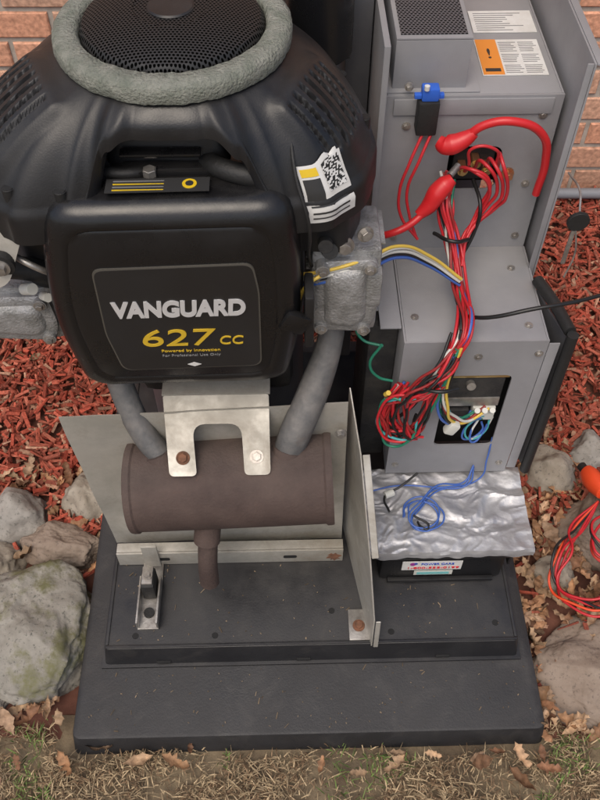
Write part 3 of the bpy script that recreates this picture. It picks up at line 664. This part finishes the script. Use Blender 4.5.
box('hood_flange',cb,'grey',.120,.245,1.006,1.32,.8454,.8475,.0008)
box('side_panel',cb,'grey',.366,.369,.95,1.34,.50,.918,.001)
box('side_panel_lip',cb,'grey',.357,.3655,.950,.953,.55,.918,.001)
box('side_panel_top_lip',cb,'grey',.3695,.380,.95,1.34,.915,.918,.001)
LT=lambda x0,x1,y0,y1,z:[(x0,y0,z),(x1,y0,z),(x1,y1,z),(x0,y1,z)]
poly('rating_label',cb,'white',LT(.258,.350,1.155,1.215,.8456),.0012,0)
poly('warning_label',cb,'white',LT(.255,.345,1.045,1.135,.8456),.0012,0)
poly('warning_header',cb,'orgS',LT(.256,.285,1.046,1.134,.8466),.0012,0)
for j in range(2):
    for i in range(18):
        if i in (5,11): continue
        box('warning_text_line',cb,'inkg',.288+j*.028,.288+j*.028+U(.018,.026),1.050+i*.0045,1.0512+i*.0045,.8460,.8472,0)
for i in range(9): box('rating_text_line',cb,'inkg',.264,.264+U(.04,.08),1.160+i*.0058,1.1614+i*.0058,.8460,.8472,0)
text('warning_symbol',cb,'ink','!',(.266,1.085,.8478),.035,rot=(0,0,0)); box('warning_symbol_bar',cb,'ink',.260,.281,1.052,1.060,.847,.8480,0)
openbox('lower_shell','grey',.150,.360,.803,1.0,.232,.577)
facehole('lower_face','grey',.150,.360,.232,.577,.800,(.224,.322,.315,.500,.012))
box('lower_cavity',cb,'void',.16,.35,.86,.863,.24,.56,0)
box('lower_ledge',cb,'grey',.118,.149,.83,1.0,.574,.577,.0008)
poly('edge_flange',cb,'greyD',[(.3605,.905,.575),(.386,.803,.575),(.390,.801,.245),(.3605,.89,.245)],.003)
tube('edge_trim_front',cb,'rub',[(.389,.797,.592),(.392,.797,.42),(.394,.798,.238)],.0085,smooth=False)
tube('edge_trim_top',cb,'rub',[(.361,.912,.588),(.376,.860,.590),(.387,.805,.590)],.009)
box('face_side_flange',cb,'grey',.3605,.376,.7985,.8005,.245,.572,.0006)
for p in ((.262,.7995,.545),(.165,.7995,.26),(.345,.7995,.26),(.35,.7995,.55)): hexbolt('face_screw',cb,'steel',p,(0,-1,0),.004,.004)
for p in ((.15,.9995,.80),(.335,.9995,.815),(.34,.9995,.60),(.15,.9995,.60),(.335,.9995,.70)): hexbolt('upper_screw',cb,'steel',p,(0,-1,0),.004,.004)
for p in ((.17,.85,.577),(.33,.95,.577),(.335,.83,.577)): hexbolt('ledge_screw',cb,'steel',p,(0,0,1),.004,.004)
box('terminal_block',cb,'rub',.225,.285,1.01,1.04,.70,.755,.004)
for i in range(3):
    box('terminal_tab',cb,'copper',.232+i*.017,.243+i*.017,.992,1.012,.725+(i%2)*.012,.735+(i%2)*.012,.001); hexbolt('terminal_nut',cb,'brass',(.237+i*.017,.991,.73+(i%2)*.012),(0,-1,0),.005,.006)
hexbolt('terminal_stud',cb,'copper',(.305,.998,.72),(0,-1,0),.006,.012)
box('fuse_holder',cb,'rub',.160,.188,.975,.999,.800,.850,.003); box('fuse_top',cb,'bluC',.163,.186,.978,.996,.850,.868,.003); cyl('fuse_cap',cb,'white',(.168,.978,.868),(.168,.978,.874),.0035)
box('fuse_tab',cb,'bluC',.154,.193,.982,.990,.852,.858,.001)
hexbolt('fuse_screw',cb,'steel',(.148,.999,.86),(0,-1,0),.004)
box('connector_block',cb,'dark',.228,.316,.806,.83,.43,.485,.004); cyl('connector_knob',cb,'steel',(.262,.806,.475),(.262,.796,.478),.007)
box('relay_face_plate',cb,'steel',.230,.314,.803,.806,.420,.440,.001)
box('connector_strip',cb,'nylon',.275,.312,.800,.815,.385,.418,.003); box('connector_strip_b',cb,'dark',.236,.270,.800,.815,.375,.412,.003)
for i in range(3): cyl('connector_pin',cb,'nylon',(.280+i*.012,.800,.41),(.280+i*.012,.792,.422),.0045)
box('connector_frame',cb,'brass',.226,.320,.8035,.806,.49,.497,.001)
box('partition_panel',cb,'greyD',.070,.106,1.10,1.33,.20,1.02,.003)
box('partition_foot',cb,'dark',.105,.149,.85,1.0,.22,.56,.004)
box('rear_panel',cb,'greyD',-.30,.366,1.335,1.345,.10,.80,.002)
# ================================================================ WIRING
wh=root('wiring_harness',True)
def wire(name,m,pts,r=.0018,j=.004):
    ox,oy,oz=U(-j,j)*.7,U(-j,j)*.4,U(-j,j)*.7
    tube(name,wh,m,[(p[0]+ox+U(-j,j)*.7,p[1]+oy+U(-j,j)*.4,p[2]+oz+U(-j,j)*.7) for p in pts],r)
main=[(.215,.985,.725),(.212,.955,.70),(.222,.93,.655),(.232,.88,.615),(.228,.79,.605),(.215,.772,.57),(.198,.762,.51),(.185,.762,.44),(.165,.765,.400),(.143,.772,.405),(.136,.780,.45),(.152,.79,.49)]
cols=['red','red','red','redD','wblack','wblack','wblack','grn','redD','red','wwhite','blu','wblack','red','redD','red','wblack','redD','red']
for i,c in enumerate(cols): wire('loom_wire',c,main,.0023,.0105)
for i,c in enumerate(['red','wblack','grn','teal','redD','red','redD']):
    wire('curl_wire',c,[(.20,.760,.52),(.175,.755,.50),(.145,.765,.49),(.128,.772,.455),(.128,.765,.415),(.150,.758,.385),(.175,.758,.40),(.185,.765,.44)],.0022,.010)
for i,c in enumerate(['red','red','wblack','redD','wblack','red','redD','wblack']):
    wire('fan_wire',c,[(.225,.79,.60),(.205,.765,.56),(.175,.757,.525),(.155,.76,.50),(.150,.765,.46),(.165,.76,.41),(.185,.765,.40)],.0023,.013)
for i,c in enumerate(['grn','teal','wwhite','wwhite','wwhite','blu','yel','wblack','blu','grn','redD']):
    wire('branch_wire',c,[(.220,.775,.585),(.212,.765,.51),(.215,.765,.47),(.235,.77,.43),(.258,.785,.405),(.275+U(0,.03),.80,.40+U(-.01,.02))],.0023,.008)
for c in ['blu','wwhite','blu','teal']:
    wire('drop_wire',c,[(.285,.80,.385),(.272,.79,.365),(.280,.785,.345),(.300,.80,.355+U(-.01,.01)),(.305,.802,.38)],.0018,.007)
box('crimp_sleeve',wh,'nylon',.228,.246,.760,.774,.400,.425,.004,rot=(0,25,0))
tube('cable_tie',wh,'wblack',[(.200,.945,.655),(.222,.912,.668),(.248,.930,.655)],.003); tube('cable_tie_b',wh,'wblack',[(.178,.752,.53),(.20,.743,.535),(.228,.752,.53)],.003)
def boot(pts,r): tube('terminal_boot',wh,'redB',pts,r,radii=[.65,1.05,1.15,.95,.6])
boot([(.190,.965,.800),(.198,.960,.797),(.208,.958,.799),(.222,.958,.806),(.235,.957,.818)],.0125)
tube('battery_cable_upper',wh,'redB',[(.222,.958,.806),(.245,.955,.830),(.285,.95,.838),(.325,.955,.815),(.343,.965,.765),(.346,.975,.700)],.0058)
boot([(.216,.955,.745),(.207,.952,.738),(.196,.948,.726),(.186,.943,.708),(.172,.938,.695)],.0125)
tube('battery_cable_lower',wh,'redB',[(.185,.943,.705),(.165,.93,.69),(.138,.92,.68),(.112,.93,.665),(.08,.98,.64)],.0052)
tube('terminal_lug',wh,'steel',[(.213,.962,.745),(.226,.975,.752)],.005,smooth=False)
for i,c in enumerate(['red','red','red','red','red']):
    wire('terminal_wire',c,[(.225+i*.014,.99,.735),(.235+i*.01,.955,.76+i*.004),(.262+i*.008,.95,.745-i*.008),(.262+i*.006,.955,.69),(.245,.94,.655),(.232,.90,.625)],.0026,.005)
for i in range(2): wire('fuse_wire','red',[(.170+i*.012,.98,.80),(.155+i*.012,.965,.765),(.143+i*.014,.96,.72),(.15+i*.012,.955,.68),(.175,.945,.645)],.0022,.002)
wire('small_red_a','red',[(.235,.955,.77),(.232,.945,.805),(.262,.945,.80),(.272,.955,.77)],.0022,.002)
wire('small_black_a','wblack',[(.255,.99,.72),(.262,.95,.70),(.258,.945,.66),(.24,.93,.62)],.0028,.003)
for i,c in enumerate(['yel','wwhite','wwhite','wblack','blu']):
    o=i*.0048; wire('engine_wire',c,[(-.004,.79,.725-o),(.030,.78,.742-o),(.075,.785,.753-o),(.13,.83,.735-o),(.18,.86,.690-o),(.232,.87,.635-o*.6)],.0024,.0015)
wire('engine_wire_drop','yel',[(.03,.775,.742),(.008,.768,.73),(-.002,.77,.70)],.0024,.001)
wire('teal_run','grn',[(.118,.80,.575),(.105,.80,.53),(.12,.80,.50),(.14,.80,.49)],.0022,.003); wire('teal_run_b','grn',[(.075,.84,.60),(.09,.83,.555),(.12,.82,.545)],.0022,.003)
tube('black_cable_arc',wh,'wblack',[(.235,.83,.60),(.262,.80,.628),(.32,.79,.655),(.37,.80,.655),(.43,.83,.64)],.003)
tube('black_cable_loop',wh,'wblack',[(.205,.78,.57),(.185,.775,.50),(.165,.775,.45),(.14,.775,.43),(.125,.78,.45)],.003)
tube('yellow_terminal',wh,'yel',[(.128,.775,.49),(.131,.77,.50)],.004,smooth=False)
for i in range(3):
    k=i*.003; wire('shelf_coil','blu',[(.30,.80,.25),(.285,.775,.238),(.235,.765,.234+k),(.205,.735,.234+k),(.185,.70,.234+k),(.21,.685,.234),(.235,.71,.234+k),(.215,.74,.235+k),(.185,.735,.234),(.175,.712,.234)],.0015,.006)
wire('shelf_wire','wblack',[(.195,.70,.235),(.20,.69,.237),(.21,.685,.239),(.19,.71,.239)],.002,.002)
wire('shelf_wire_b','wblack',[(.20,.78,.26),(.17,.765,.238),(.145,.75,.234),(.15,.72,.234)],.002,.002)
wire('shelf_wire_c','blu',[(.325,.803,.33),(.322,.79,.28),(.315,.78,.240),(.26,.765,.235),(.17,.77,.235),(.12,.76,.235)],.0015,.004)
cyl('wire_nut',wh,'nylon',(.145,.752,.236),(.160,.758,.236),.0065)
# ================================================================ KEY / TAG HANGING
kt=root('hanging_key',True)
cyl('key_disc',kt,'rub',(.372,.862,.742),(.372,.868,.742),.015,bev=.001)
tube('key_loop',kt,'steel',[(.371,.868,.756),(.376,.90,.765),(.372,.945,.76)],.0015)
box('key_blade',kt,'steel',.366,.372,.862,.865,.668,.728,.001); tube('key_cord',kt,'steel',[(.372,.862,.728),(.380,.86,.69),(.376,.86,.645)],.0013)
# ================================================================ ORANGE LEAD ON ROCKS
lead=root('test_lead_cable')
def plug(px,py,pz,yaw,pitch):
    R=Euler((math.radians(pitch),0,math.radians(yaw))).to_matrix(); c=Vector((px,py,pz))
    loft('plug_body',lead,'org',[[c+R@Vector((r*math.cos(a*math.pi/9),dy,r*1.3*math.sin(a*math.pi/9))) for a in range(18)] for dy,r in ((-.03,.007),(-.028,.012),(-.005,.017),(.015,.018),(.03,.014),(.034,.006))])
    cyl('plug_collar',lead,'rub',c+R@Vector((0,.034,0)),c+R@Vector((0,.05,0)),.009)
plug(.558,.850,.125,15,-15); plug(.580,.815,.125,-20,-10)
for i in range(6):
    c=['red','org','redD','red','wblack','red'][i]; z=.055+i*.005
    pts=[(.560,.815,.115),(.515+U(-.02,.02),.765,.10),(.475+U(-.018,.018),.715,z+.03),(.455+U(-.018,.018),.665,z),(.490+U(-.02,.02),.635,z+.01),(.54,.63+U(-.025,.025),z+.03),(.560+U(-.02,.02),.68,z+.04),(.530,.735+U(-.025,.025),z+.05),(.577,.795,.115)]
    tube('lead_wire',lead,c,pts,.0024)
